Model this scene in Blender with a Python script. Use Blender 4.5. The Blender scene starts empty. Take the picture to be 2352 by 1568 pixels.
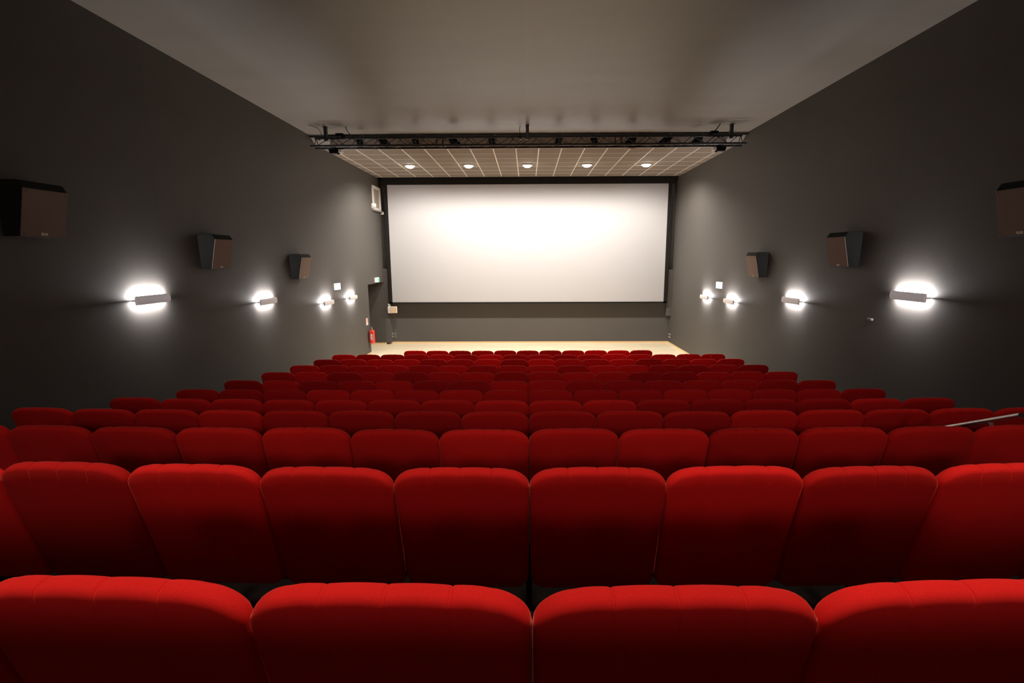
import bpy, bmesh, math, random
from mathutils import Matrix, Vector
random.seed(7)
C = bpy.context.scene.collection
PI = math.pi

# ------------------------------------------------------------------ camera
cd = bpy.data.cameras.new('camera'); cam = bpy.data.objects.new('camera', cd); C.objects.link(cam)
cd.sensor_width = 36.0; cd.lens = 18.0; cd.clip_start = 0.02; cd.clip_end = 100
cd.shift_x = -21.57 / 2352; cd.shift_y = 19.6 / 2352
Rv = Vector((0.99992816, 0.01137003, -0.00379316))
Uv = Vector((0.00173199, 0.17607921, 0.98437448))
Fv = Vector((-0.01186027, 0.98431033, -0.17604687))
m = Matrix((( Rv.x, Uv.x, -Fv.x, -0.0075), (Rv.y, Uv.y, -Fv.y, 0), (Rv.z, Uv.z, -Fv.z, 3.142), (0, 0, 0, 1)))
cam.matrix_world = m
bpy.context.scene.camera = cam

# ------------------------------------------------------------------ world, exposure
W = bpy.data.worlds.new('world'); bpy.context.scene.world = W; W.use_nodes = True
W.node_tree.nodes['Background'].inputs[0].default_value = (0, 0, 0, 1)
W.node_tree.nodes['Background'].inputs[1].default_value = 0
vs = bpy.context.scene.view_settings
vs.view_transform = 'Standard'; vs.look = 'None'; vs.exposure = 0.0; vs.gamma = 1.0
vs.use_curve_mapping = False

# light levels (the lamps themselves are built further down)
P_DOWN = 560      # each downlight over the stage
P_UP, P_DN = 37, 25   # each wall sconce, upward and downward tube
P_REARFILL = 290 
P_TOPFILL = 380      # unseen ceiling lamps added to brighten the nearest rows
#       # rear fill lamps added unseen behind the camera, for the seat backs
WARM = (1.0, 0.91, 0.80)
COOL = (1.0, 0.955, 0.95)

XW = 5.37          # half width of the hall
YF = 19.43         # front wall
YB = -6.0          # rear wall
ZC = 6.149         # main ceiling
ZT = 5.99          # tiled ceiling over the stage
ZS = -0.06         # stage floor
CURVE_RES = 1

# ------------------------------------------------------------------ materials
def mat(name, col, rough=.8, metal=0, spec=.5, emis=None, es=0, sheen=0):
    M = bpy.data.materials.new(name); M.use_nodes = True
    b = M.node_tree.nodes['Principled BSDF']
    b.inputs['Base Color'].default_value = (*col, 1)
    b.inputs['Roughness'].default_value = rough
    b.inputs['Metallic'].default_value = metal
    b.inputs['Specular IOR Level'].default_value = spec
    if emis:
        b.inputs['Emission Color'].default_value = (*emis, 1); b.inputs['Emission Strength'].default_value = es
    if sheen:
        b.inputs['Sheen Weight'].default_value = sheen; b.inputs['Sheen Roughness'].default_value = .45
    return M
def N(M, t, **k):
    n = M.node_tree.nodes.new(t)
    for a, v in k.items(): setattr(n, a, v)
    return n
def bsdf(M): return M.node_tree.nodes['Principled BSDF']
def link(M, a, b): M.node_tree.links.new(a, b)

def fabric_mat():
    M = mat('red_fabric', (.55, .008, .01), .95, 0, .12)
    b = bsdf(M)
    tc = N(M, 'ShaderNodeTexCoord'); oi = N(M, 'ShaderNodeObjectInfo')
    n = N(M, 'ShaderNodeTexNoise'); n.inputs['Scale'].default_value = 350; n.inputs['Detail'].default_value = 3
    n2 = N(M, 'ShaderNodeTexNoise'); n2.inputs['Scale'].default_value = 6
    link(M, tc.outputs['Object'], n.inputs[0]); link(M, tc.outputs['Object'], n2.inputs[0])
    ad = N(M, 'ShaderNodeMath', operation='MULTIPLY_ADD'); ad.inputs[1].default_value = .35; ad.inputs[2].default_value = .62
    link(M, n.outputs[0], ad.inputs[0])
    a2 = N(M, 'ShaderNodeMath', operation='MULTIPLY_ADD'); a2.inputs[1].default_value = .18
    link(M, n2.outputs[0], a2.inputs[0]); link(M, ad.outputs[0], a2.inputs[2])
    a3 = N(M, 'ShaderNodeMath', operation='MULTIPLY_ADD'); a3.inputs[1].default_value = .62; a3.inputs[2].default_value = .72
    link(M, oi.outputs['Random'], a3.inputs[0])
    mu = N(M, 'ShaderNodeMath', operation='MULTIPLY'); link(M, a2.outputs[0], mu.inputs[0]); link(M, a3.outputs[0], mu.inputs[1])
    mx = N(M, 'ShaderNodeVectorMath', operation='SCALE'); mx.inputs[0].default_value = (.68, .016, .015)
    link(M, mu.outputs[0], mx.inputs['Scale']); link(M, mx.outputs[0], b.inputs['Base Color'])
    b.inputs['Sheen Weight'].default_value = .8; b.inputs['Sheen Roughness'].default_value = .26
    b.inputs['Sheen Tint'].default_value = (1, .25, .20, 1)
    bp = N(M, 'ShaderNodeBump'); bp.inputs['Strength'].default_value = .25; bp.inputs['Distance'].default_value = .001
    link(M, n.outputs[0], bp.inputs['Height']); link(M, bp.outputs[0], b.inputs['Normal'])
    return M

def wall_mat(name, col, seams=None):
    M = mat(name, col, .62, 0, .25); b = bsdf(M)
    tc = N(M, 'ShaderNodeTexCoord')
    n = N(M, 'ShaderNodeTexNoise'); n.inputs['Scale'].default_value = 160; n.inputs['Detail'].default_value = 4
    link(M, tc.outputs['Object'], n.inputs[0])
    bp = N(M, 'ShaderNodeBump'); bp.inputs['Strength'].default_value = .35; bp.inputs['Distance'].default_value = .002
    link(M, n.outputs[0], bp.inputs['Height']); link(M, bp.outputs[0], b.inputs['Normal'])
    n2 = N(M, 'ShaderNodeTexNoise'); n2.inputs['Scale'].default_value = .7; n2.inputs['Detail'].default_value = 3
    link(M, tc.outputs['Object'], n2.inputs[0])
    mr = N(M, 'ShaderNodeMapRange'); mr.inputs[3].default_value = .93; mr.inputs[4].default_value = 1.07
    link(M, n2.outputs[0], mr.inputs[0])
    last = mr.outputs[0]
    if seams:
        sp = N(M, 'ShaderNodeSeparateXYZ'); link(M, tc.outputs['Object'], sp.inputs[0])
        for s in seams:
            d = N(M, 'ShaderNodeMath', operation='SUBTRACT'); d.inputs[1].default_value = s; link(M, sp.outputs[1], d.inputs[0])
            a = N(M, 'ShaderNodeMath', operation='ABSOLUTE'); link(M, d.outputs[0], a.inputs[0])
            g = N(M, 'ShaderNodeMath', operation='GREATER_THAN'); g.inputs[1].default_value = .005; link(M, a.outputs[0], g.inputs[0])
            ma = N(M, 'ShaderNodeMath', operation='MULTIPLY_ADD'); ma.inputs[1].default_value = .18; ma.inputs[2].default_value = .82
            link(M, g.outputs[0], ma.inputs[0])
            mu = N(M, 'ShaderNodeMath', operation='MULTIPLY'); link(M, last, mu.inputs[0]); link(M, ma.outputs[0], mu.inputs[1]); last = mu.outputs[0]
    v = N(M, 'ShaderNodeVectorMath', operation='SCALE'); v.inputs[0].default_value = col
    link(M, last, v.inputs['Scale']); link(M, v.outputs[0], b.inputs['Base Color'])
    return M

def ceiling_mat():
    M = mat('painted_ceiling', (.4, .36, .32), .42, 0, 1.0); b = bsdf(M)
    tc = N(M, 'ShaderNodeTexCoord')
    mp = N(M, 'ShaderNodeMapping'); mp.inputs['Scale'].default_value = (.5, 1.6, 1)
    link(M, tc.outputs['Object'], mp.inputs[0])
    n = N(M, 'ShaderNodeTexNoise'); n.inputs['Scale'].default_value = 1.4; n.inputs['Detail'].default_value = 5
    link(M, mp.outputs[0], n.inputs[0])
    mr = N(M, 'ShaderNodeMapRange'); mr.inputs[1].default_value = .3; mr.inputs[2].default_value = .7
    mr.inputs[3].default_value = .93; mr.inputs[4].default_value = 1.05
    link(M, n.outputs[0], mr.inputs[0])
    # board joints running towards the screen
    sp = N(M, 'ShaderNodeSeparateXYZ'); link(M, tc.outputs['Object'], sp.inputs[0])
    mo = N(M, 'ShaderNodeMath', operation='PINGPONG'); mo.inputs[1].default_value = .6; link(M, sp.outputs[0], mo.inputs[0])
    mr2 = N(M, 'ShaderNodeMapRange'); mr2.inputs[1].default_value = 0; mr2.inputs[2].default_value = .05
    mr2.inputs[3].default_value = 1.05; mr2.inputs[4].default_value = 1.0
    link(M, mo.outputs[0], mr2.inputs[0])
    mu = N(M, 'ShaderNodeMath', operation='MULTIPLY'); link(M, mr.outputs[0], mu.inputs[0]); link(M, mr2.outputs[0], mu.inputs[1])
    v = N(M, 'ShaderNodeVectorMath', operation='SCALE'); v.inputs[0].default_value = (.20, .178, .15)
    link(M, mu.outputs[0], v.inputs['Scale']); link(M, v.outputs[0], b.inputs['Base Color'])
    return M

def wood_mat():
    M = mat('pale_wood_boards', (.7, .55, .33), .38, 0, .4); b = bsdf(M)
    tc = N(M, 'ShaderNodeTexCoord')
    br = N(M, 'ShaderNodeTexBrick'); br.inputs['Scale'].default_value = 1
    br.inputs['Brick Width'].default_value = 1.6; br.inputs['Row Height'].default_value = .14
    br.inputs['Mortar Size'].default_value = .0015; br.offset = .37
    br.inputs['Color1'].default_value = (.90, .80, .60, 1); br.inputs['Color2'].default_value = (.82, .70, .49, 1)
    br.inputs['Mortar'].default_value = (.40, .28, .15, 1)
    link(M, tc.outputs['Object'], br.inputs[0])
    mp = N(M, 'ShaderNodeMapping'); mp.inputs['Scale'].default_value = (1.2, 22, 1)
    link(M, tc.outputs['Object'], mp.inputs[0])
    n = N(M, 'ShaderNodeTexNoise'); n.inputs['Scale'].default_value = 2; n.inputs['Detail'].default_value = 5
    link(M, mp.outputs[0], n.inputs[0])
    mr = N(M, 'ShaderNodeMapRange'); mr.inputs[3].default_value = .88; mr.inputs[4].default_value = 1.1; link(M, n.outputs[0], mr.inputs[0])
    v = N(M, 'ShaderNodeVectorMath', operation='SCALE'); link(M, br.outputs[0], v.inputs[0]); link(M, mr.outputs[0], v.inputs['Scale'])
    link(M, v.outputs[0], b.inputs['Base Color'])
    return M

def tile_mat():
    M = mat('ceiling_tile', (.36, .31, .27), .9, 0, .2); b = bsdf(M)
    tc = N(M, 'ShaderNodeTexCoord')
    n = N(M, 'ShaderNodeTexNoise'); n.inputs['Scale'].default_value = 240; n.inputs['Detail'].default_value = 2
    link(M, tc.outputs['Object'], n.inputs[0])
    mr = N(M, 'ShaderNodeMapRange'); mr.inputs[3].default_value = .9; mr.inputs[4].default_value = 1.1; link(M, n.outputs[0], mr.inputs[0])
    v = N(M, 'ShaderNodeVectorMath', operation='SCALE'); v.inputs[0].default_value = (.22, .18, .145)
    link(M, mr.outputs[0], v.inputs['Scale']); link(M, v.outputs[0], b.inputs['Base Color'])
    return M

def carpet_mat():
    M = mat('dark_carpet', (.014, .012, .012), .98, 0, .1); b = bsdf(M)
    tc = N(M, 'ShaderNodeTexCoord')
    n = N(M, 'ShaderNodeTexNoise'); n.inputs['Scale'].default_value = 300
    link(M, tc.outputs['Object'], n.inputs[0])
    bp = N(M, 'ShaderNodeBump'); bp.inputs['Strength'].default_value = .6; link(M, n.outputs[0], bp.inputs['Height']); link(M, bp.outputs[0], b.inputs['Normal'])
    return M

WALLC = (.086, .080, .074)
M_fabric = fabric_mat()
M_wallL = wall_mat('grey_wall_left', WALLC, [13.1, 9.73, 7.6])
M_wallR = wall_mat('grey_wall_right', WALLC, [13.46, 9.8, 7.78])
M_wallF = wall_mat('grey_wall_front', (.10, .092, .088))
M_wallB = wall_mat('grey_wall_back', (.13, .12, .11))
M_pass = wall_mat('dark_passage', (.085, .076, .072))
M_ceil = ceiling_mat(); M_wood = wood_mat(); M_tile = tile_mat(); M_carpet = carpet_mat()
M_grid = mat('white_grid', (.78, .72, .64), .5)
M_black = mat('black_metal', (.012, .012, .012), .4, 0, .5)
M_blackm = mat('black_matte', (.006, .006, .006), .95, 0, .05)
M_velvet = mat('black_velvet', (.02, .018, .017), 1, 0, .05)
M_screen = mat('screen_cloth', (.465, .465, .49), .95, 0, .1)
M_white = mat('white_plastic', (.75, .73, .70), .45)
M_sconce = mat('white_sconce', (.62, .57, .56), .5, emis=(1, .9, .9), es=.16)
M_beige = mat('beige_plastic', (.72, .52, .36), .5)
M_grille = mat('speaker_grille', (.27, .21, .18), .85, 0, .2)
M_box = mat('speaker_cabinet', (.016, .0165, .015), .85, 0, .15)
M_steel = mat('brushed_steel', (.75, .70, .70), .42, 1)
M_dplas = mat('dark_plastic', (.02, .02, .02), .6)
M_red = mat('red_paint', (.75, .035, .02), .3)
M_orange = mat('orange_label', (.8, .3, .15), .6)
M_wood2 = mat('wood_skirting', (.78, .58, .33), .4)
M_tube = mat('lamp_tube', (1, 1, 1), .5, emis=COOL, es=9)
M_lens = mat('downlight_lens', (1, 1, 1), .5, emis=(1, .93, .82), es=60)
M_lens2 = mat('fill_lens', (1, 1, 1), .5, emis=(1, .93, .82), es=3)
M_signw = mat('lit_white', (.9, .9, .9), .5, emis=(.93, .97, 1), es=3)
M_signw2 = mat('lit_white_soft', (.8, .9, .9), .5, emis=(.85, .97, 1), es=.75)
M_green = mat('lit_green', (.02, .35, .2), .5, emis=(.1, .62, .42), es=.6)
M_glass = mat('frosted_glass', (.42, .38, .33), .25)
M_letter = mat('dark_letter', (.03, .02, .02), .6)
M_plate = mat('silver_plate', (.8, .74, .68), .35, .2)
M_smlens = mat('glass_lens', (.35, .35, .38), .1, .6)
M_grey = mat('grey_plastic', (.30, .29, .27), .5)

# ------------------------------------------------------------------ mesh helpers
def box(bm, x0, x1, y0, y1, z0, z1, bev=0):
    r = bmesh.ops.create_cube(bm, size=1)
    vs_ = r['verts']
    for v in vs_:
        v.co = Vector(((x0 + x1) / 2 + v.co.x * (x1 - x0), (y0 + y1) / 2 + v.co.y * (y1 - y0), (z0 + z1) / 2 + v.co.z * (z1 - z0)))
    if bev:
        es = list({e for v in vs_ for e in v.link_edges})
        bmesh.ops.bevel(bm, geom=es, offset=bev, segments=3, affect='EDGES', profile=.5)
def tube(bm, p0, p1, r, n=10, r2=None):
    p0 = Vector(p0); p1 = Vector(p1); d = p1 - p0
    q = d.to_track_quat('Z', 'Y').to_matrix().to_4x4()
    M = Matrix.Translation((p0 + p1) / 2) @ q
    bmesh.ops.create_cone(bm, cap_ends=True, segments=n, radius1=r, radius2=r if r2 is None else r2, depth=d.length, matrix=M)
def pathtube(bm, pts, r, n=8):
    for a, b in zip(pts, pts[1:]): tube(bm, a, b, r, n)
def prism(bm, poly, axis, a0, a1):
    # poly: 2-D outline, extruded along axis ('x','y','z') from a0 to a1
    def P(p, a):
        return Vector((a, p[0], p[1])) if axis == 'x' else Vector((p[0], a, p[1])) if axis == 'y' else Vector((p[0], p[1], a))
    A = [bm.verts.new(P(p, a0)) for p in poly]; B = [bm.verts.new(P(p, a1)) for p in poly]
    bm.faces.new(A); bm.faces.new(list(reversed(B)))
    n = len(poly)
    for i in range(n): bm.faces.new((A[i], B[i], B[(i + 1) % n], A[(i + 1) % n]))
def lathe(bm, prof, c=(0, 0, 0), n=24):
    rings = []
    for r, z in prof:
        rings.append([bm.verts.new((c[0] + r * math.cos(2 * PI * k / n), c[1] + r * math.sin(2 * PI * k / n), c[2] + z)) for k in range(n)])
    for a, b in zip(rings, rings[1:]):
        for k in range(n): bm.faces.new((a[k], a[(k + 1) % n], b[(k + 1) % n], b[k]))
    bm.faces.new(list(reversed(rings[0]))); bm.faces.new(rings[-1])
def obj(name, bm, M, parent=None, loc=None, smooth=False, mw=None):
    bmesh.ops.recalc_face_normals(bm, faces=bm.faces)
    me = bpy.data.meshes.new(name); bm.to_mesh(me); bm.free()
    me.materials.append(M)
    if smooth:
        for p in me.polygons: p.use_smooth = True
        try: me.set_sharp_from_angle(angle=math.radians(40))
        except Exception: pass
    o = bpy.data.objects.new(name, me); C.objects.link(o)
    if parent: o.parent = parent
    if loc: o.location = loc
    return o
def B(): return bmesh.new()
def thing(name, label, cat, loc=(0, 0, 0), rotz=0, group=None):
    o = bpy.data.objects.new(name, None); C.objects.link(o)
    o.empty_display_size = .1
    o.location = loc; o.rotation_euler = (0, 0, rotz); o['label'] = label; o['category'] = cat
    if group: o['group'] = group
    return o
def tag(o, label, cat, group=None):
    o['label'] = label; o['category'] = cat
    if group: o['group'] = group
    return o
def struct(name, bm, M, parent=None, label=None):
    o = obj(name, bm, M, parent)
    if not parent: o['kind'] = 'structure'
    if label: o['label'] = label
    return o
def dup(root, loc, rotz=None, label=None, group=None):
    r = root.copy(); C.objects.link(r); r.location = loc
    if rotz is not None: r.rotation_euler = (0, 0, rotz)
    if label: r['label'] = label
    if group: r['group'] = group
    for ch in list(root.children):
        c = ch.copy(); C.objects.link(c); c.parent = r
        for g in list(ch.children):
            d = g.copy(); C.objects.link(d); d.parent = c
    return r
def text_mesh(name, s, size, M, parent, mat4, ext=.001):
    cu = bpy.data.curves.new('t', 'FONT'); cu.body = s; cu.size = size; cu.extrude = ext
    cu.align_x = 'CENTER'; cu.align_y = 'CENTER'; cu.resolution_u = 3
    t = bpy.data.objects.new('t', cu); C.objects.link(t)
    bpy.context.view_layer.update()
    me = bpy.data.meshes.new_from_object(t); me.transform(mat4)
    bpy.data.objects.remove(t); me.materials.clear(); me.materials.append(M)
    o = bpy.data.objects.new(name, me); C.objects.link(o); o.parent = parent
    return o

# ------------------------------------------------------------------ rows
ROWY = [.868, 1.921, 2.970, 3.999, 5.023, 6.079, 7.09, 8.15, 9.156, 10.20, 11.177, 12.215]
ROWZ = [2.536, 2.325, 2.126, 1.923, 1.727, 1.559, 1.430, 1.321, 1.222, 1.130, 1.044, .950]   # top of the backs
ROWK = [.022, .0118, .0085, .0071, .0063, .0033, .0030, .0016, .0018, .0018, .0030, .0030]
SH = 1.01
tier = [z - SH for z in ROWZ]

# ------------------------------------------------------------------ the shell
bm = B()
pts = [(YB - .2, -.5), (YB - .2, 1.72), (ROWY[0] - .02, 1.72)]
for i in range(12):
    z = tier[i]
    pts.append((ROWY[i] - .02, z))
    if i < 11: pts.append((ROWY[i + 1] - .02, z))
pts.append((13.2, tier[11])); pts.append((13.2, -.5))
prism(bm, pts, 'x', -XW - .2, XW + .2)
struct('floor', bm, M_carpet, label='dark carpeted stepped floor under the seats')
bm = B(); box(bm, -8.6, XW + .2, 13.2, YF + .2, -.5, ZS)
struct('stage_floor', bm, M_wood, label='pale wooden boards in front of the screen')
# walls
DY0, DY1, DZ = 17.27, 19.2, 2.295
bm = B()
box(bm, -XW - .3, -XW, YB, DY0, -.5, 6.4); box(bm, -XW - .3, -XW, DY1, YF + .2, -.5, 6.4); box(bm, -XW - .3, -XW, DY0, DY1, DZ, 6.4)
struct('wall_left', bm, M_wallL)
bm = B(); box(bm, XW, XW + .3, YB, YF + .2, -.5, 6.4); struct('wall_right', bm, M_wallR)
bm = B(); box(bm, -XW, XW, YF, YF + .2, -.5, 6.4); struct('wall_front', bm, M_wallF)
bm = B(); box(bm, -XW - .3, XW + .3, YB - .3, YB, -.5, 6.4); struct('wall_back', bm, M_wallB)
bm = B()
box(bm, -8.6, -XW - .3, DY1, DY1 + .2, ZS, 3); box(bm, -8.6, -XW - .3, DY0 - .6, DY0 - .4, ZS, 3); box(bm, -8.8, -8.6, DY0 - .6, DY1 + .2, ZS, 3)
box(bm, -8.6, -XW - .3, DY0 - .6, DY1 + .2, 2.7, 2.9)
struct('wall_passage', bm, M_pass, label='dark passage behind the doorway')
# ceilings
bm = B(); prism(bm, [(YB, ZC), (13.3, ZC), (13.58, ZT), (13.58, 6.4), (YB, 6.4)], 'x', -XW, XW)
struct('ceiling', bm, M_ceil)
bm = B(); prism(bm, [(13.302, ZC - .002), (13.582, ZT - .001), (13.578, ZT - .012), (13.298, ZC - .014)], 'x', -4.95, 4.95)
struct('trim_5', bm, mat('dark_brown_band', (.055, .036, .026), .7), label='dark brown sloping band behind the truss')  # soffit slope coloured darker than the ceiling beside it
bm = B(); box(bm, -XW, XW, 13.58, 18.87, ZT, 6.4); ct = struct('ceiling_tiles', bm, M_tile, label='tiled ceiling over the stage with white grid')
bm = B()
x = -XW
for k in range(-9, 9):
    xx = .302 + .605 * k
    box(bm, xx - .014, xx + .014, 13.58, 18.87, ZT - .004, ZT + .01)
for yy in [13.60, 14.21, 14.87, 15.54, 16.21, 16.88, 17.56, 18.24, 18.86]:
    box(bm, -XW, XW, yy - .010, yy + .010, ZT - .004, ZT + .01)
obj('ceiling_grid', bm, M_grid, ct)
bm = B(); box(bm, -XW, XW, 18.87, YF, 5.985, 6.4); struct('trim_1', bm, M_velvet, label='black strip between tiled ceiling and screen wall')
bm = B(); box(bm, -XW + .005, XW - .005, 13.24, 13.30, 6.085, 6.135, .008); struct('trim_2', bm, M_black, label='thin black rail along the ceiling edge')
# skirtings
bm = B(); box(bm, -XW, XW, YF - .02, YF, ZS, .005); struct('baseboard_front', bm, M_wood2)
bm = B(); box(bm, -XW, -XW + .02, 13.2, DY0, ZS, .005); struct('baseboard_left', bm, M_wood2)
bm = B(); box(bm, XW - .02, XW, 13.2, YF - .02, ZS, .005); struct('baseboard_right', bm, M_wood2)
bm = B(); box(bm, -8.6, -XW, DY1 - .02, DY1, ZS, .005); struct('baseboard_passage', bm, M_wood2)
# corner casings beside the screen
for s, n in ((-1, 'trim_3'), (1, 'trim_4')):
    bm = B(); a, b_ = sorted((s * XW, s * 5.20)); box(bm, a, b_, 19.2, YF, 1.0 if s > 0 else .0, 2.72 if s > 0 else 2.785, .006)
    struct(n, bm, M_wallF, label='dark casing in the corner beside the screen')

# window hatch high on the left wall
w = thing('window_1', 'white framed window high on the left wall', 'window', (-XW, 18.74, 5.25)); del w['category']; w['kind'] = 'structure'
bm = B()
box(bm, 0, .05, -.46, .46, .31, .40, .004); box(bm, 0, .05, -.46, .46, -.40, -.33, .004)
box(bm, 0, .05, -.46, -.40, -.33, .31, .004); box(bm, 0, .05, .38, .46, -.33, .31, .004)
obj('window_frame', bm, M_white, w)
bm = B(); box(bm, .001, .012, -.40, .38, -.33, .31); obj('pane', bm, M_glass, w)
bm = B(); box(bm, 0, .09, -.50, .48, -.45, -.402, .006); obj('window_sill', bm, M_grey, w)
t = thing('motion_detector', 'small white rounded unit at the lower left corner of the high window', 'sensor', (-XW + .06, 18.19, 4.96))
bm = B(); lathe(bm, [(.02, -.06), (.08, -.055), (.10, -.01), (.09, .05), (.05, .08), (.015, .09)]); obj('housing', bm, M_white, t, smooth=True)
bm = B(); box(bm, -.06, -.0, -.05, .05, -.10, -.055, .004); obj('bracket', bm, M_white, t)
bm = B(); box(bm, 0, .11, -.05, .05, -.05, .05, .008)
o = obj('wall_sensor', bm, M_white, loc=(-XW, 19.30, 4.79), smooth=True); tag(o, 'tiny white box on the left wall below the high window', 'sensor')

# ------------------------------------------------------------------ screen
scr = thing('cinema_screen', 'huge blank white cinema screen on the front wall', 'screen', (0, 19.1, 3.64))
bm = B(); box(bm, -5.047, 5.047, 0, .02, -2.095, 2.117); obj('screen_cloth', bm, M_screen, scr)
bm = B()
box(bm, -5.30, 5.30, -.01, .05, 2.117, 2.335); box(bm, -5.16, -5.047, -.01, .05, -2.15, 2.117); box(bm, 5.047, 5.16, -.01, .05, -2.15, 2.117)
box(bm, -5.16, 5.16, -.01, .05, -2.15, -2.095)
obj('black_border', bm, M_velvet, scr)
bm = B()
for xx in (-4.5, -1.5, 1.5, 4.5):
    for zz in (-1.66, 1.6):
        b2 = B(); box(b2, xx - .03, xx + .03, .05, .33, zz, zz + .06); obj('mounting_arm', b2, M_black, scr)
bm.free()

# ------------------------------------------------------------------ downlights
def area(name, parent, loc, rot, sx, sy, P, col, spread=PI):
    l = bpy.data.lights.new(name, 'AREA'); l.shape = 'RECTANGLE'; l.size = sx; l.size_y = sy; l.energy = P; l.color = col; l.spread = spread
    o = bpy.data.objects.new(name, l); C.objects.link(o); o.parent = parent; o.location = loc; o.rotation_euler = rot
    return o
DX = [-3.633, -1.815, 0, 1.833, 3.655]
ordn = ['first', 'second', 'third', 'fourth', 'fifth', 'sixth', 'seventh', 'eighth', 'ninth', 'tenth', 'eleventh', 'twelfth', 'thirteenth', 'fourteenth', 'fifteenth', 'sixteenth']
dn = ['leftmost of the five lit downlights in the tiled ceiling', 'lit ceiling downlight between the leftmost and the middle one', 'middle one of the five lit downlights in the tiled ceiling',
      'lit ceiling downlight between the middle and the rightmost one', 'rightmost of the five lit downlights in the tiled ceiling']
for i, xx in enumerate(DX):
    t = thing('ceiling_downlight', dn[i], 'ceiling light', (xx, 16.55, ZT - .004), 0, 'downlights above the stage')
    bm = B(); lathe(bm, [(.135, 0), (.165, 0), (.168, -.012), (.15, -.03), (.135, -.03), (.134, -.004)], n=32); obj('ring', bm, M_white, t, smooth=True)
    bm = B(); lathe(bm, [(.02, -.085), (.06, -.08), (.10, -.062), (.128, -.035), (.133, -.01)], n=32); obj('lens', bm, M_lens, t, smooth=True)
    l = bpy.data.lights.new('downlight_lamp', 'SPOT'); l.energy = P_DOWN; l.color = WARM; l.spot_size = math.radians(162); l.spot_blend = .5; l.shadow_soft_size = .07
    o = bpy.data.objects.new('downlight_lamp', l); C.objects.link(o); o.parent = t; o.location = (0, 0, -.11); o.rotation_euler = (math.radians(8), 0, 0)

# ------------------------------------------------------------------ wall sconces
SC = [(7.19, 2.595, 7.22, 2.60), (10.41, 2.30, 10.39, 2.285), (13.58, 2.0, 13.56, 2.005), (15.52, 1.99, 15.45, 1.98)]
def sconce(label, x, y, z, s, proto=None):
    # s=+1: fixed to the left wall, looking into +x
    if proto: return dup(proto, (x, y, z), 0 if s > 0 else PI, label)
    t = thing('wall_sconce', label, 'wall lamp', (x, y, z), 0, 'white up-and-down sconces along the side walls')
    bm = B(); L = .325
    prism(bm, [(.058, -.012), (.058, .012), (.062, .060), (.088, .060), (.100, .03), (.103, 0), (.100, -.03), (.088, -.060), (.062, -.060)], 'y', -L, L)
    obj('cover', bm, M_sconce, t)
    bm = B(); prism(bm, [(0, -.004), (0, .004), (.02, .014), (.062, .014), (.062, -.014), (.02, -.014)], 'y', -L, L)
    obj('mounting_bar', bm, M_sconce, t)
    for k, n, P in ((1, 'tube', P_UP), (-1, 'tube', P_DN)):
        bm = B(); tube(bm, (.052, -L + .03, k * .020), (.052, L - .03, k * .020), .0045, 8); obj(n, bm, M_tube, t, smooth=True)
        o = area('sconce_lamp', t, (.044, 0, k * .024), (0, (PI / 2 + k * math.radians(60)), 0), .02, .60, P, COOL)
    return t
nm = ['nearest the camera', 'second from the camera', 'third from the camera', 'farthest from the camera']
proto = None
for i, (yl, zl, yr, zr) in enumerate(SC):
    a = sconce('lit white sconce on the left wall, ' + nm[i], -XW, yl, zl, 1, proto)
    proto = proto or a
    sconce('lit white sconce on the right wall, ' + nm[i], XW, yr, zr, -1, proto)

# ------------------------------------------------------------------ surround speakers
def speaker(label, x, y, z, s, proto=None):
    if proto:
        r = dup(proto, (x, y, z), 0, label)
        if s < 0:
            r.rotation_euler = (0, 0, PI)
        return r
    t = thing('surround_speaker', label, 'loudspeaker', (x, y, z), 0, 'wall speakers on the side walls')
    hw = .262
    bm = B()
    prism(bm, [(.012, 0), (.176, 0), (.282, .488), (.236, .56), (.02, .56), (.0, .53)], 'y', -hw, hw)
    bmesh.ops.bevel(bm, geom=list(bm.edges), offset=.004, segments=2, affect='EDGES')
    obj('cabinet', bm, M_box, t)
    dv = Vector((.106, 0, .488)).normalized(); nv = Vector((dv.z, 0, -dv.x))
    def P(a, h, d): return Vector((.176, 0, 0)) + dv * a + nv * d + Vector((0, h, 0))
    bm = B()
    vs_ = [bm.verts.new(P(a, h, d)) for d in (.0, .012) for a, h in ((.004, -hw + .004), (.494, -hw + .004), (.494, hw - .004), (.004, hw - .004))]
    A, Bq = vs_[:4], vs_[4:]
    bm.faces.new(A); bm.faces.new(list(reversed(Bq)))
    for i in range(4): bm.faces.new((A[i], Bq[i], Bq[(i + 1) % 4], A[(i + 1) % 4]))
    bmesh.ops.bevel(bm, geom=list(bm.edges), offset=.004, segments=2, affect='EDGES')
    g = obj('grille', bm, M_grille, t)
    for a in (.035, .465):
        for h in (-hw + .035, hw - .035):
            bm = B(); tube(bm, P(a, h, .010), P(a, h, .0145), .007, 10); obj('screw', bm, M_black, g)
    # maker's plate
    bm = B()
    q = [bm.verts.new(P(a, h, .013)) for a, h in ((.022, -.035), (.046, -.035), (.046, .035), (.022, .035))]
    q2 = [bm.verts.new(P(a, h, .0155)) for a, h in ((.022, -.035), (.046, -.035), (.046, .035), (.022, .035))]
    bm.faces.new(q); bm.faces.new(list(reversed(q2)))
    for i in range(4): bm.faces.new((q[i], q2[i], q2[(i + 1) % 4], q[(i + 1) % 4]))
    pl = obj('badge', bm, M_plate, g)
    c = P(.034, 0, .0162)
    M4 = Matrix(((0, dv.x, nv.x, c.x), (1, 0, 0, c.y), (0, dv.z, nv.z, c.z), (0, 0, 0, 1)))
    me = text_mesh('lettering', 'KCS', .024, M_letter, g, M4, .0006)
    return t
SP = [(5.555, 3.385), (8.71, 2.99), (11.915, 2.70)]
sn = ['nearest the camera', 'second from the camera', 'farthest from the camera']
proto = None
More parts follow.
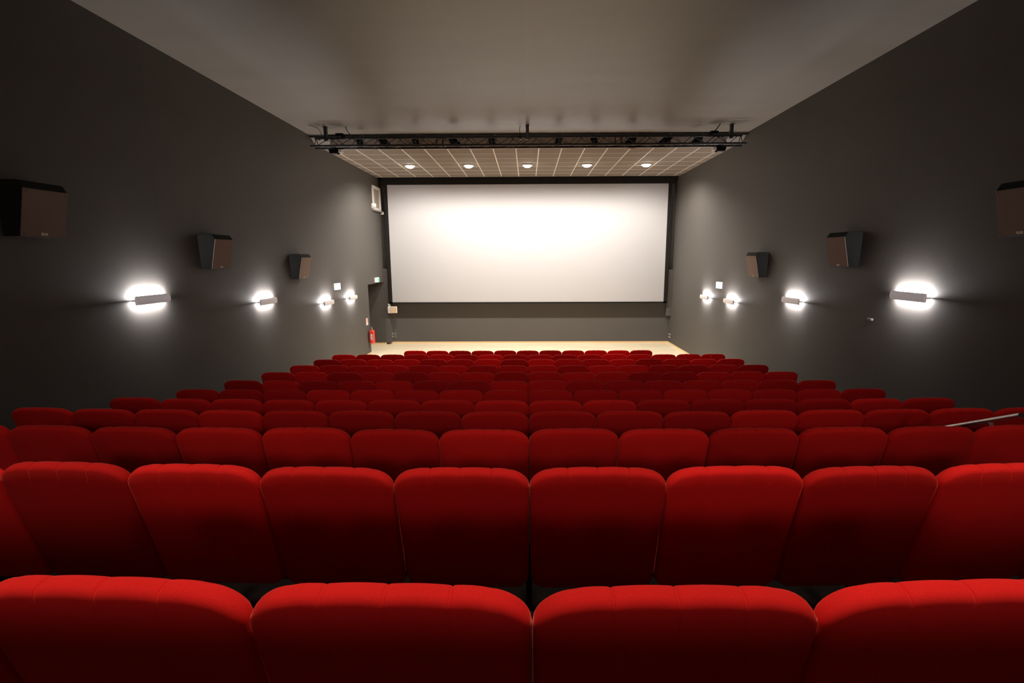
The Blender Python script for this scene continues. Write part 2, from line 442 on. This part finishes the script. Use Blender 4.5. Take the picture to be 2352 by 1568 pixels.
for i, (yy, zz) in enumerate(SP):
    a = speaker('dark wedge shaped speaker on the left wall, ' + sn[i], -XW, yy, zz, 1, proto); proto = proto or a
    yr, zr = ((5.58, 3.36), (8.715, 2.985), (11.93, 2.70))[i]
    speaker('dark wedge shaped speaker on the right wall, ' + sn[i], XW, yr, zr, -1, proto)

# ------------------------------------------------------------------ lit exit signs
def sign(label, x, y, z, s, w_, h_, figure):
    t = thing('exit_sign', label, 'exit sign', (x, y, z), 0 if s > 0 else PI)
    bm = B(); box(bm, 0, .05, -w_ / 2 - .006, w_ / 2 + .006, -h_ / 2 - .006, h_ / 2 + .012, .006); obj('housing', bm, M_white, t)
    bm = B(); box(bm, .048, .054, -w_ / 2, w_ / 2, -h_ / 2, h_ / 2); obj('lit_face', bm, M_signw2 if figure else M_signw, t)
    if figure:
        bm = B(); X0, X1 = .0545, .0565
        def pg(p): prism(bm, [(a * w_, b * h_) for a, b in p], 'x', X0, X1)
        pg([(.10, -.42), (.42, -.42), (.42, .40), (.10, .40)])            # green door field
        obj('door_symbol', bm, M_green, t)
        bm = B()
        pg([(-.30, .10), (-.12, .22), (-.02, .02), (-.10, -.12), (-.02, -.38), (-.10, -.40), (-.20, -.10), (-.34, -.30), (-.40, -.24), (-.26, .0)])
        pg([(-.12, .26), (-.06, .26), (-.06, .40), (-.12, .40)])
        obj('running_figure', bm, M_green, t)
    return t
sign('lit white emergency exit sign on the left wall between the two farthest sconces', -XW, 14.41, 2.385, 1, .33, .165, False)
sign('lit green and white exit sign above the dark doorway', -XW, 18.24, 2.412, 1, .42, .15, True)
sign('lit white emergency exit sign on the right wall between the two farthest sconces', XW, 14.44, 2.385, -1, .33, .165, False)

# ------------------------------------------------------------------ extinguisher and its sign
t = thing('fire_extinguisher', 'red fire extinguisher hung beside the dark doorway', 'fire extinguisher', (-XW + .115, 17.06, .34))
bm = B(); lathe(bm, [(.06, 0), (.085, .01), (.09, .04), (.09, .37), (.083, .41), (.06, .44), (.03, .46), (.025, .475)], n=28); bd = obj('cylinder', bm, M_red, t, smooth=True)
bm = B()
n = 12
for k in range(n):
    a0 = -PI * .62 + k * .9 * 1.3 / n; a1 = -PI * .62 + (k + 1) * .9 * 1.3 / n
    v = [bm.verts.new((.0915 * math.cos(a), .0915 * math.sin(a), z)) for a, z in ((a0, .11), (a1, .11), (a1, .33), (a0, .33))]
    bm.faces.new(v)
obj('label', bm, mat('extinguisher_label', (.72, .30, .26), .5), bd)
bm = B()
for k in range(14):
    a0 = .6 + k * 4.4 / 14; a1 = .6 + (k + 1) * 4.4 / 14
    def pp(a, r): 
        th = -PI * .62 + .62 + (math.cos(a) * r) / .0915
        return (.0925 * math.cos(th), .0925 * math.sin(th), .225 + math.sin(a) * r * 1.35)
    bm.faces.new([bm.verts.new(pp(a0, .03)), bm.verts.new(pp(a1, .03)), bm.verts.new(pp(a1, .052)), bm.verts.new(pp(a0, .052))])
obj('round_symbol', bm, M_white, bd)
bm = B(); tube(bm, (0, 0, .47), (0, 0, .52), .018); box(bm, -.02, .02, -.03, .06, .51, .53, .003); obj('valve', bm, M_steel, t)
bm = B(); pathtube(bm, [(0, .02, .53), (0, .06, .58), (0, .03, .60), (0, -.03, .56)], .008); obj('handle', bm, M_dplas, t)
bm = B(); pathtube(bm, [(.0, -.04, .50), (.03, -.09, .46), (.05, -.10, .30), (.05, -.10, .12)], .009); obj('hose', bm, M_dplas, t, smooth=True)
bm = B(); box(bm, -.115, -.07, -.03, .03, .30, .36); obj('wall_bracket', bm, M_black, t)
t = thing('extinguisher_notice', 'small red and white notice above the fire extinguisher', 'notice', (-XW, 16.95, 1.08))
bm = B(); box(bm, .001, .006, -.10, .10, -.115, .115); obj('board', bm, M_white, t)
bm = B(); box(bm, .0062, .008, -.09, .09, -.02, .105); obj('red_field', bm, mat('faded_red', (.75, .3, .3), .6), t)
bm = B(); box(bm, .0082, .009, -.03, .02, -.01, .06); tube(bm, (.0082, -.005, .075), (.009, -.005, .075), .015); obj('extinguisher_symbol', bm, M_white, t)

# ------------------------------------------------------------------ box on the front wall
t = thing('emergency_light', 'white and beige emergency light box below the lower left screen corner', 'emergency light', (-5.075, 19.20, 1.262))
bm = B(); box(bm, -.172, .172, -.12, 0, -.125, .125, .02); obj('casing', bm, M_white, t, smooth=True)
bm = B(); box(bm, -.06, .165, -.128, -.118, -.112, .112, .004); obj('diffuser', bm, M_beige, t)
bm = B(); tube(bm, (-.045, -.128, .085), (-.045, -.136, .085), .012); obj('indicator', bm, M_green, t)
bm = B(); box(bm, -.16, -.075, -.09, 0, .127, .225, .012); u = obj('camera_module', bm, M_white, t, smooth=True)
bm = B(); tube(bm, (-.115, -.085, .176), (-.115, -.095, .176), .018); obj('camera_lens', bm, M_dplas, u)

# ------------------------------------------------------------------ sockets
def socket(label, x, y, z, rz, i, grp):
    t = thing('wall_socket', label, 'socket', (x, y, z), rz, grp)
    bm = B(); box(bm, -.036, .036, -.012, 0, -.036, .036, .004); obj('plate', bm, M_grey, t)
    bm = B(); box(bm, -.020, .020, -.016, -.011, -.018, .018, .003) if i % 2 else tube(bm, (0, -.017, 0), (0, -.010, 0), .02, 14)
    obj('insert', bm, M_white if i % 2 == 0 else M_dplas, t)
k = 0
for zz, nz in ((.315, 'upper'), (.205, 'lower')):
    for xx, nx in ((-5.205, 'left'), (-5.09, 'right')):
        socket('%s %s socket of the four low on the front wall left of the seats' % (nz, nx), xx, YF, zz, 0, 0 if nx == 'left' else 1, 'sockets low on the front wall')
for zz, nz in ((.305, 'upper'), (.195, 'lower')):
    for yy, nx in ((19.30, 'far'), (19.14, 'near')):
        socket('%s %s socket of the four low on the right wall beside the stage' % (nz, nx), XW, yy, zz, -PI / 2, 0, 'sockets low on the right wall')
t = thing('wall_bracket', 'tiny grey bracket on the right wall under the middle speaker', 'bracket', (XW, 8.025, 2.185), PI)
bm = B(); box(bm, 0, .04, -.048, .048, -.004, .016, .003); obj('shelf', bm, M_grey, t)
bm = B(); box(bm, 0, .025, -.035, .04, -.022, -.005, .003); obj('clip', bm, mat('brown_plastic', (.25, .17, .13), .5), t)

# ------------------------------------------------------------------ lighting truss
TY, TZT, TZB = 12.50, 5.900, 5.703
t = thing('lighting_truss', 'long black triangular lighting truss hung across the ceiling', 'truss', (0, TY, TZB), 0)
H = TZT - TZB
bm = B(); tube(bm, (-4.93, 0, H), (4.93, 0, H), .026, 12); obj('top_chord', bm, M_black, t, smooth=True)
for k in (-1, 1):
    bm = B(); tube(bm, (-4.99, k * .14, 0), (4.99, k * .14, 0), .026, 12); obj('bottom_chord', bm, M_black, t, smooth=True)
pitch = .262
for k in (-1, 1):
    bm = B(); x = -4.85 + (0 if k < 0 else pitch / 2); up = False
    while x + pitch < 4.9:
        a = (x, k * .14, 0) if not up else (x, 0, H)
        b_ = (x + pitch, 0, H) if not up else (x + pitch, k * .14, 0)
        tube(bm, a, b_, .0075, 6); x += pitch; up = not up
    for xx in (-4.9, -2.1, -1.96, 2.02, 2.16, 4.9): tube(bm, (xx, k * .14, 0), (xx, 0, H), .009, 6)
    obj('lacing', bm, M_black, t, smooth=True)
bm = B(); x = -4.85; up = 1
while x + pitch < 4.9: tube(bm, (x, -.14 * up, 0), (x + pitch, .14 * up, 0), .0075, 6); x += pitch; up = -up
obj('lacing', bm, M_black, t, smooth=True)
for xx in (-4.67, 0, 4.68):
    bm = B(); box(bm, xx - .036, xx + .036, -.036, .036, H - .06, ZC - TZB, .004); box(bm, xx - .046, xx + .046, -.05, .05, ZC - TZB - .012, ZC - TZB)
    obj('hanger', bm, M_black, t)
bm = B(); box(bm, 2.36, 2.52, .160, .166, -.04, -.005); obj('label_sticker', bm, M_orange, t)
bm = B(); box(bm, 2.05, 2.14, .02, .03, H - .055, H - .03); obj('label_sticker', bm, M_orange, t)

# spotlights on the truss
def spot(label, x, tilt, yaw, z, proto=None):
    if proto:
        r = dup(proto, (x, TY + .27, z), yaw, label); return r
    t = thing('stage_spotlight', label, 'stage light', (x, TY + .27, z), yaw, 'black spotlights on the truss')
    a = math.radians(22)
    M = Matrix.Rotation(-a, 4, 'X')
    bm = B(); tube(bm, (0, -.12, 0), (0, .10, 0), .066, 20); tube(bm, (0, .10, 0), (0, .14, 0), .074, 20)
    tube(bm, (0, -.16, 0), (0, -.12, 0), .045, 20, .066)
    for k in range(5): tube(bm, (0, -.11 + .03 * k, 0), (0, -.10 + .03 * k, 0), .073, 20)
    bmesh.ops.transform(bm, matrix=M, verts=bm.verts); obj('housing', bm, M_blackm, t)
    bm = B(); tube(bm, (0, .141, 0), (0, .145, 0), .062, 20); bmesh.ops.transform(bm, matrix=M, verts=bm.verts); obj('lens', bm, M_smlens, t)
    bm = B(); pathtube(bm, [(-.095, 0, 0), (-.095, 0, .10), (.095, 0, .10), (.095, 0, 0)], .007, 6); obj('yoke', bm, M_black, t)
    bm = B(); box(bm, -.02, .02, -.13, .02, .095, .125, .004); box(bm, -.02, .02, -.145, -.11, -.09, .10, .004); obj('clamp', bm, M_black, t)
    bm = B(); pathtube(bm, [(.03, .05, .03), (.08, .02, .10), (.10, -.05, .14), (.06, -.15, .13)], .004, 6); obj('lead', bm, M_black, t)
    return t
XS = [-3.97, -3.39, -2.64, -1.73, -.84, .73, 1.58, 2.44, 3.25, 4.0]
proto = None
for i, xx in enumerate(XS):
    lab = 'black spotlight on the truss, %s from its left end' % ordn[i]
    a = spot(lab, xx, 0, (.25, -.4, .1, -.6, .0, .1, -.3, .5, .6, .3)[i], 5.865, proto); proto = proto or a
for i, (xx, s) in enumerate(((-4.33, 1), (4.27, -1))):
    t = thing('dimmer_box', 'black box on top of the truss near its %s end' % ('left' if s > 0 else 'right'), 'box', (xx, TY - .04, 5.93))
    bm = B(); box(bm, -.085, .085, -.06, .10, 0, .06, .006); obj('case', bm, M_blackm, t)
    bm = B(); box(bm, -.05, .05, -.062, -.05, -.03, .0, .003); obj('clamp', bm, M_black, t)
for i, (xx, s) in enumerate(((-4.50, 1), (4.46, -1))):
    t = thing('floodlight', 'black floodlight slung under the %s end of the truss' % ('left' if s > 0 else 'right'), 'stage light', (xx, TY + .02, 5.61), 0)
    bm = B(); prism(bm, [(-.115, .04), (.115, .04), (.085, -.05), (-.085, -.05)], 'y', -.08, .10); obj('housing', bm, M_blackm, t)
    bm = B()
    for k in range(4): box(bm, s * .115 + s * .02 * k - .004, s * .115 + s * .02 * k + .004, -.06, .09, -.03 - .0 * k, .035)
    obj('cooling_fins', bm, M_white, t)
    bm = B(); box(bm, -.07, .07, -.07, .09, -.054, -.05); obj('glass', bm, M_smlens, t)
    bm = B(); pathtube(bm, [(-.10, 0, .02), (-.10, 0, .075), (.10, 0, .075), (.10, 0, .02)], .006, 6); box(bm, -.015, .015, -.15, -.11, .06, .10); tube(bm, (0, -.13, .075), (0, 0, .075), .006, 6)
    obj('yoke', bm, M_black, t)
def cable(label, pts, r=.006):
    bm = B(); P = [Vector(p) for p in pts]; out = []
    for i in range(len(P) - 1):
        p0 = P[max(i - 1, 0)]; p1 = P[i]; p2 = P[i + 1]; p3 = P[min(i + 2, len(P) - 1)]
        for k in range(6):
            u = k / 6; out.append(.5 * ((2 * p1) + (p2 - p0) * u + (2 * p0 - 5 * p1 + 4 * p2 - p3) * u * u + (3 * p1 - p0 - 3 * p2 + p3) * u ** 3))
    out.append(P[-1]); pathtube(bm, out, r, 6)
    return tag(obj('power_cable', bm, M_black, smooth=True), label, 'cable', 'cables between ceiling and truss')
cable('thin black cable dropping to the left end of the truss', [(-4.98, 12.3, 6.14), (-4.84, 12.45, 6.11), (-4.78, 12.5, 6.02), (-4.80, 12.5, 5.93)])
cable('black cable from ceiling to truss right of the left hanger', [(-4.20, 12.5, 6.145), (-4.16, 12.5, 6.05), (-4.08, 12.5, 5.945)], .009)
cable('thin black cable left of the middle truss hanger', [(-.17, 12.5, 6.145), (-.18, 12.5, 6.05), (-.16, 12.5, 5.95), (-.165, 12.48, 5.93)])
cable('black cable from ceiling to truss left of the right hanger', [(4.40, 12.45, 6.145), (4.34, 12.5, 6.05), (4.29, 12.52, 6.0)], .012)
for i, (xx, lb) in enumerate(((-4.80, 'left end of the truss'), (-.165, 'middle of the truss'), (4.43, 'right end of the truss'))):
    t = thing('safety_hook', 'small black hook with pale tip at the ' + lb, 'hook', (xx, TY - .085, 5.868))
    bm = B(); lathe(bm, [(.008, .07), (.03, .04), (.035, 0), (.02, -.03)], n=12); obj('body', bm, M_black, t)
    bm = B(); box(bm, -.02, .02, -.012, .012, -.05, -.03, .003); obj('tip', bm, M_white, t)

# ------------------------------------------------------------------ unseen wall and ceiling fill lights added around the camera
bm = B(); box(bm, -XW, XW, -.40, -.18, 1.0, 2.90); struct('wall_added', bm, wall_mat('pale_bounce', (.5, .42, .38)), label='added unseen low wall under the camera')  # added wall: blocks the rear lamps, bounces light onto the nearest backs
for i, (xx, yy, wh) in enumerate([(a, 1.25, 'nearest row') for a in (-4.2, -2.1, 0, 2.1, 4.2)] + [(a, 4.3, 'fourth row') for a in (-4.2, -2.1, 0, 2.1, 4.2)]):  # ceiling lamps added out of view to light the seat tops
    t = thing('top_fill_light', 'added unseen ceiling light above the %s, %s from the left' % (wh, ordn[i % 5]), 'ceiling light', (xx, yy, ZC - .002), 0, 'added unseen lights above the ' + wh)
    bm = B(); lathe(bm, [(.085, 0), (.115, 0), (.118, -.012), (.10, -.03), (.085, -.03), (.084, -.004)], n=32); obj('ring', bm, M_white, t, smooth=True)
    l = bpy.data.lights.new('top_fill_lamp', 'SPOT'); l.energy = P_TOPFILL * (1 if i < 5 else .15); l.color = (1, .78, .58); l.spot_size = math.radians(62); l.spot_blend = 1; l.shadow_soft_size = .25
    o = bpy.data.objects.new('top_fill_lamp', l); C.objects.link(o); o.parent = t; o.location = (0, 0, -.04)

# ------------------------------------------------------------------ seats
SEAMS = (-.124, -.003, .121)
def seat_back_mesh():
    a0, Ht, R, TH = .2735, .64, .080, .105
    xs = set()
    n = 22
    for i in range(n + 1): xs.add(round(-(a0 - R) + 2 * (a0 - R) * i / n, 5))
    for s in SEAMS:
        for d in (-.010, -.006, -.0035, -.0018, 0, .0018, .0035, .006, .010): xs.add(round(s + d, 5))
    xs = sorted(x for x in xs if abs(x) <= a0 - R + 1e-4)
    ux = [x / (a0 - R) for x in xs]
    nc = 9
    rings = []
    # (inset, depth) across the thickness, back to front
    prof = [(.235, -.013), (.19, -.0125), (.14, -.011), (.095, -.008), (.055, -.0075), (.032, -.0035)]
    rb = .022
    for k in range(1, 7):
        a = k / 6 * PI / 2; prof.append((rb * (1 - math.sin(a)), -.001 + rb * (1 - math.cos(a))))
    prof.append((0, .032))
    rf = .024
    for k in range(1, 6):
        a = k / 5 * PI / 2; prof.append((rf * (1 - math.cos(a)), .032 + rf * math.sin(a)))
    prof += [(.045, .064), (.08, .078), (.14, .088), (.2, .092), (.235, .093)]
    bm = B()
    th = math.radians(15); cy, sy = math.cos(th), math.sin(th)
    for e, t_ in prof:
        a = a0 - e; hi = Ht - e; lo = e; r = max(R - e, .004); pts = []
        rbm = max(.06 - e, .004)
        for u in ux: pts.append((u * (a - r), hi, u * (a0 - R), 1.0))
        for k in range(1, nc + 1):
            q = PI / 2 * (1 - k / nc); pts.append((a - r + r * math.cos(q), hi - r + r * math.sin(q), 9, math.sin(q)))
        for k in range(1, 7): pts.append((a, hi - r + (lo + rbm - hi + r) * k / 7, 9, 0))
        for k in range(0, 5):
            q = -PI / 2 * k / 4; pts.append((a - rbm + rbm * math.cos(q), lo + rbm + rbm * math.sin(q), 9, 0))
        for k in range(1, 6): pts.append(((a - rbm) * (1 - 2 * k / 6), lo, 9, 0))
        for k in range(0, 5):
            q = -PI / 2 - PI / 2 * k / 4; pts.append((-a + rbm + rbm * math.cos(q), lo + rbm + rbm * math.sin(q), 9, 0))
        for k in range(1, 7): pts.append((-a, lo + rbm + (hi - r - lo - rbm) * k / 7, 9, 0))
        for k in range(0, nc):
            q = PI - PI / 2 * k / nc; pts.append((-a + r + r * math.cos(q), hi - r + r * math.sin(q), 9, math.sin(q)))
        ring = []
        for x, h, xo, top in pts:
            # taper towards the bottom, slight crown along the top
            f = max(0, min(1, (Ht - .10 - h) / (Ht - .10)))
            xx = x * (1 - .02 * f)
            hh = h - .016 * max(0, top) * (abs(x) / a0) ** 2.6
            tt = t_
            if xo < 5:
                g = sum(math.exp(-((xo - s) / .0026) ** 2) for s in SEAMS)
                # padded channels between the seams
                edges = (-(a0 - R),) + SEAMS + (a0 - R,)
                bul = 0
                for p, q_ in zip(edges, edges[1:]):
                    if p <= xo <= q_: bul = math.sin(PI * (xo - p) / (q_ - p)) ** .6
                fade = max(0, 1 - e / .12) ** 1.2
                hh -= (.0035 * g) * fade; hh += .004 * bul * fade
                if t_ < .05: tt += (.0035 * g) * fade * min(1, e / .03)
            # shoulder seams
            y = tt; z = hh
            p = Vector((xx, (Ht - z) * sy + y * cy - .0, (z - Ht) * cy + y * sy))
            ring.append(p)
        rings.append(ring)
    top = max(p.z for r_ in rings for p in r_)
    yb = min(p.y for r_ in rings for p in r_ if p.z > top - .03)
    V = [[bm.verts.new(p + Vector((0, -.028, SH - top - .004))) for p in r_] for r_ in rings]
    for A, Bq in zip(V, V[1:]):
        n = len(A)
        for k in range(n): bm.faces.new((A[k], Bq[k], Bq[(k + 1) % n], A[(k + 1) % n]))
    bm.faces.new(V[0]); bm.faces.new(list(reversed(V[-1])))
    return bm
def make_seat():
    t = thing('cinema_chair', '', 'chair')
    bk = obj('backrest', seat_back_mesh(), M_fabric, t)
    for p in bk.data.polygons: p.use_smooth = True
    bm = B(); box(bm, -.235, .235, .27, .39, .30, .66, .045)
    o = obj('seat_cushion', bm, M_fabric, t, smooth=True)
    bm = B(); box(bm, -.298, -.252, .17, .50, .555, .59, .014); obj('armrest', bm, M_blackm, t, smooth=True)
    bm = B(); box(bm, -.288, -.262, .24, .44, 0, .56, .006); box(bm, -.30, -.25, .18, .52, 0, .02, .004)
    obj('side_panel', bm, M_blackm, t)
    return t
seat0 = make_seat(); first = True
rowname = ['nearest', 'second', 'third', 'fourth', 'fifth', 'sixth', 'seventh', 'eighth', 'ninth', 'tenth', 'eleventh', 'front']
def place(x, y, z, rz, label, grp, last):
    global first
    if first:
        r = seat0; r.location = (x, y, z); r.rotation_euler = (0, 0, rz); r['label'] = label; r['group'] = grp; first = False
    else:
        r = dup(seat0, (x, y, z), rz, label, grp)
    if not last: pass
    return r
rng = random.Random(3)
RANGE = {0: (-3, 2), 1: (-5, 4), 2: (-7, 6)}
for i in range(12):
    if i == 11: ids = [(n - 5) * .55 for n in range(11)]
    else:
        a, b_ = RANGE.get(i, (-8, 7)); ids = [(j + .5) * .55 for j in range(a, b_ + 1)]
    for n, x in enumerate(ids):
        if i < 3:
            j = int(round(x / .55 - .5)); side = 'left' if j < 0 else 'right'; c = ordn[-j - 1] if j < 0 else ordn[j]
            where = ('row nearest the camera', 'second row from the camera', 'third row from the camera')[i]
            lab = 'red cinema chair, %s to the %s of the centre line, %s' % (c, side, where)
        elif i == 11:
            lab = 'red fabric cinema chair, %s from the left in the short farthest row' % ordn[n]
        else:
            lab = 'red fabric cinema chair, %s from the left, %s row from the camera' % (ordn[n], rowname[i])
        grp = 'red cinema chairs in the ' + ('row nearest the camera' if i == 0 else 'short farthest row' if i == 11 else '%s row from the camera' % rowname[i])
        k = ROWK[i]
        r = place(x, ROWY[i] + k * x * x, tier[i], math.atan(2 * k * x), lab, grp, n == len(ids) - 1)
        bk = [c for c in r.children if c.name.startswith('backrest')][0]
        d = rng.uniform(-1, 1)
        bk.rotation_euler = (math.radians(.45 * d), 0, math.radians(rng.uniform(-.5, .5)))
        bk.location = (rng.uniform(-.001, .001), 0.008 * d, rng.uniform(-.004, .004))

# ------------------------------------------------------------------ handrail on the right
t = thing('handrail', 'brushed metal handrail slanting down between seat rows on the right', 'handrail', (3.09, 3.5, tier[2]))
def rel(y, z): return (0, y - 3.5, z - tier[2])
A = Vector(rel(3.129, 2.16)); Bv = Vector(rel(3.80, 1.83)); dd = (Bv - A).normalized(); pr = Vector((0, dd.z, -dd.y))
bm = B(); tube(bm, A, Bv, .017, 16); obj('rail', bm, M_steel, t, smooth=True)
bm = B(); tube(bm, A - dd * .001, A - dd * .006, .0145, 16); obj('end_cap', bm, M_dplas, t)
lowA = A + dd * .22 + pr * .10
for f in (.22, .46):
    p = A + dd * f; bm = B(); tube(bm, p + pr * .010, p + pr * .115, .015, 4); obj('bracket', bm, M_steel, t)
p1 = A + dd * .18 + pr * .12; p2 = A + dd * .60 + pr * .12
bm = B(); tube(bm, p1, p2, .012, 12); obj('lower_rail', bm, M_steel, t, smooth=True)
bm = B(); q = p2 - dd * .02; tube(bm, q, (0, q.y, 0), .014, 12); tube(bm, (0, q.y, 0), (0, q.y, .008), .04, 16); obj('post', bm, M_steel, t, smooth=True)

# ------------------------------------------------------------------ unseen fill lamps added behind the camera to light the seat backs
for i, xx in enumerate((-3.3, -1.1, 1.1, 3.3)):
    t = thing('rear_fill_light', 'added unseen fill light high on the back wall behind the camera, %s from the left' % ordn[i], 'wall lamp', (xx, YB, 5.2), 0, 'added unseen fill lights on the back wall')
    bm = B(); box(bm, -.12, .12, 0, .06, -.08, .08, .01); obj('casing', bm, M_black, t)
    bm = B(); box(bm, -.10, .10, .06, .064, -.06, .06); obj('lens', bm, M_lens2, t)
    l = bpy.data.lights.new('rear_fill_lamp', 'SPOT'); l.energy = P_REARFILL; l.color = (1, .86, .72); l.spot_size = math.radians(50); l.spot_blend = 1; l.shadow_soft_size = .45
    o = bpy.data.objects.new('rear_fill_lamp', l); C.objects.link(o); o.parent = t; o.location = (0, .09, 0); o.rotation_euler = (PI / 2 - math.radians(10), 0, 0)
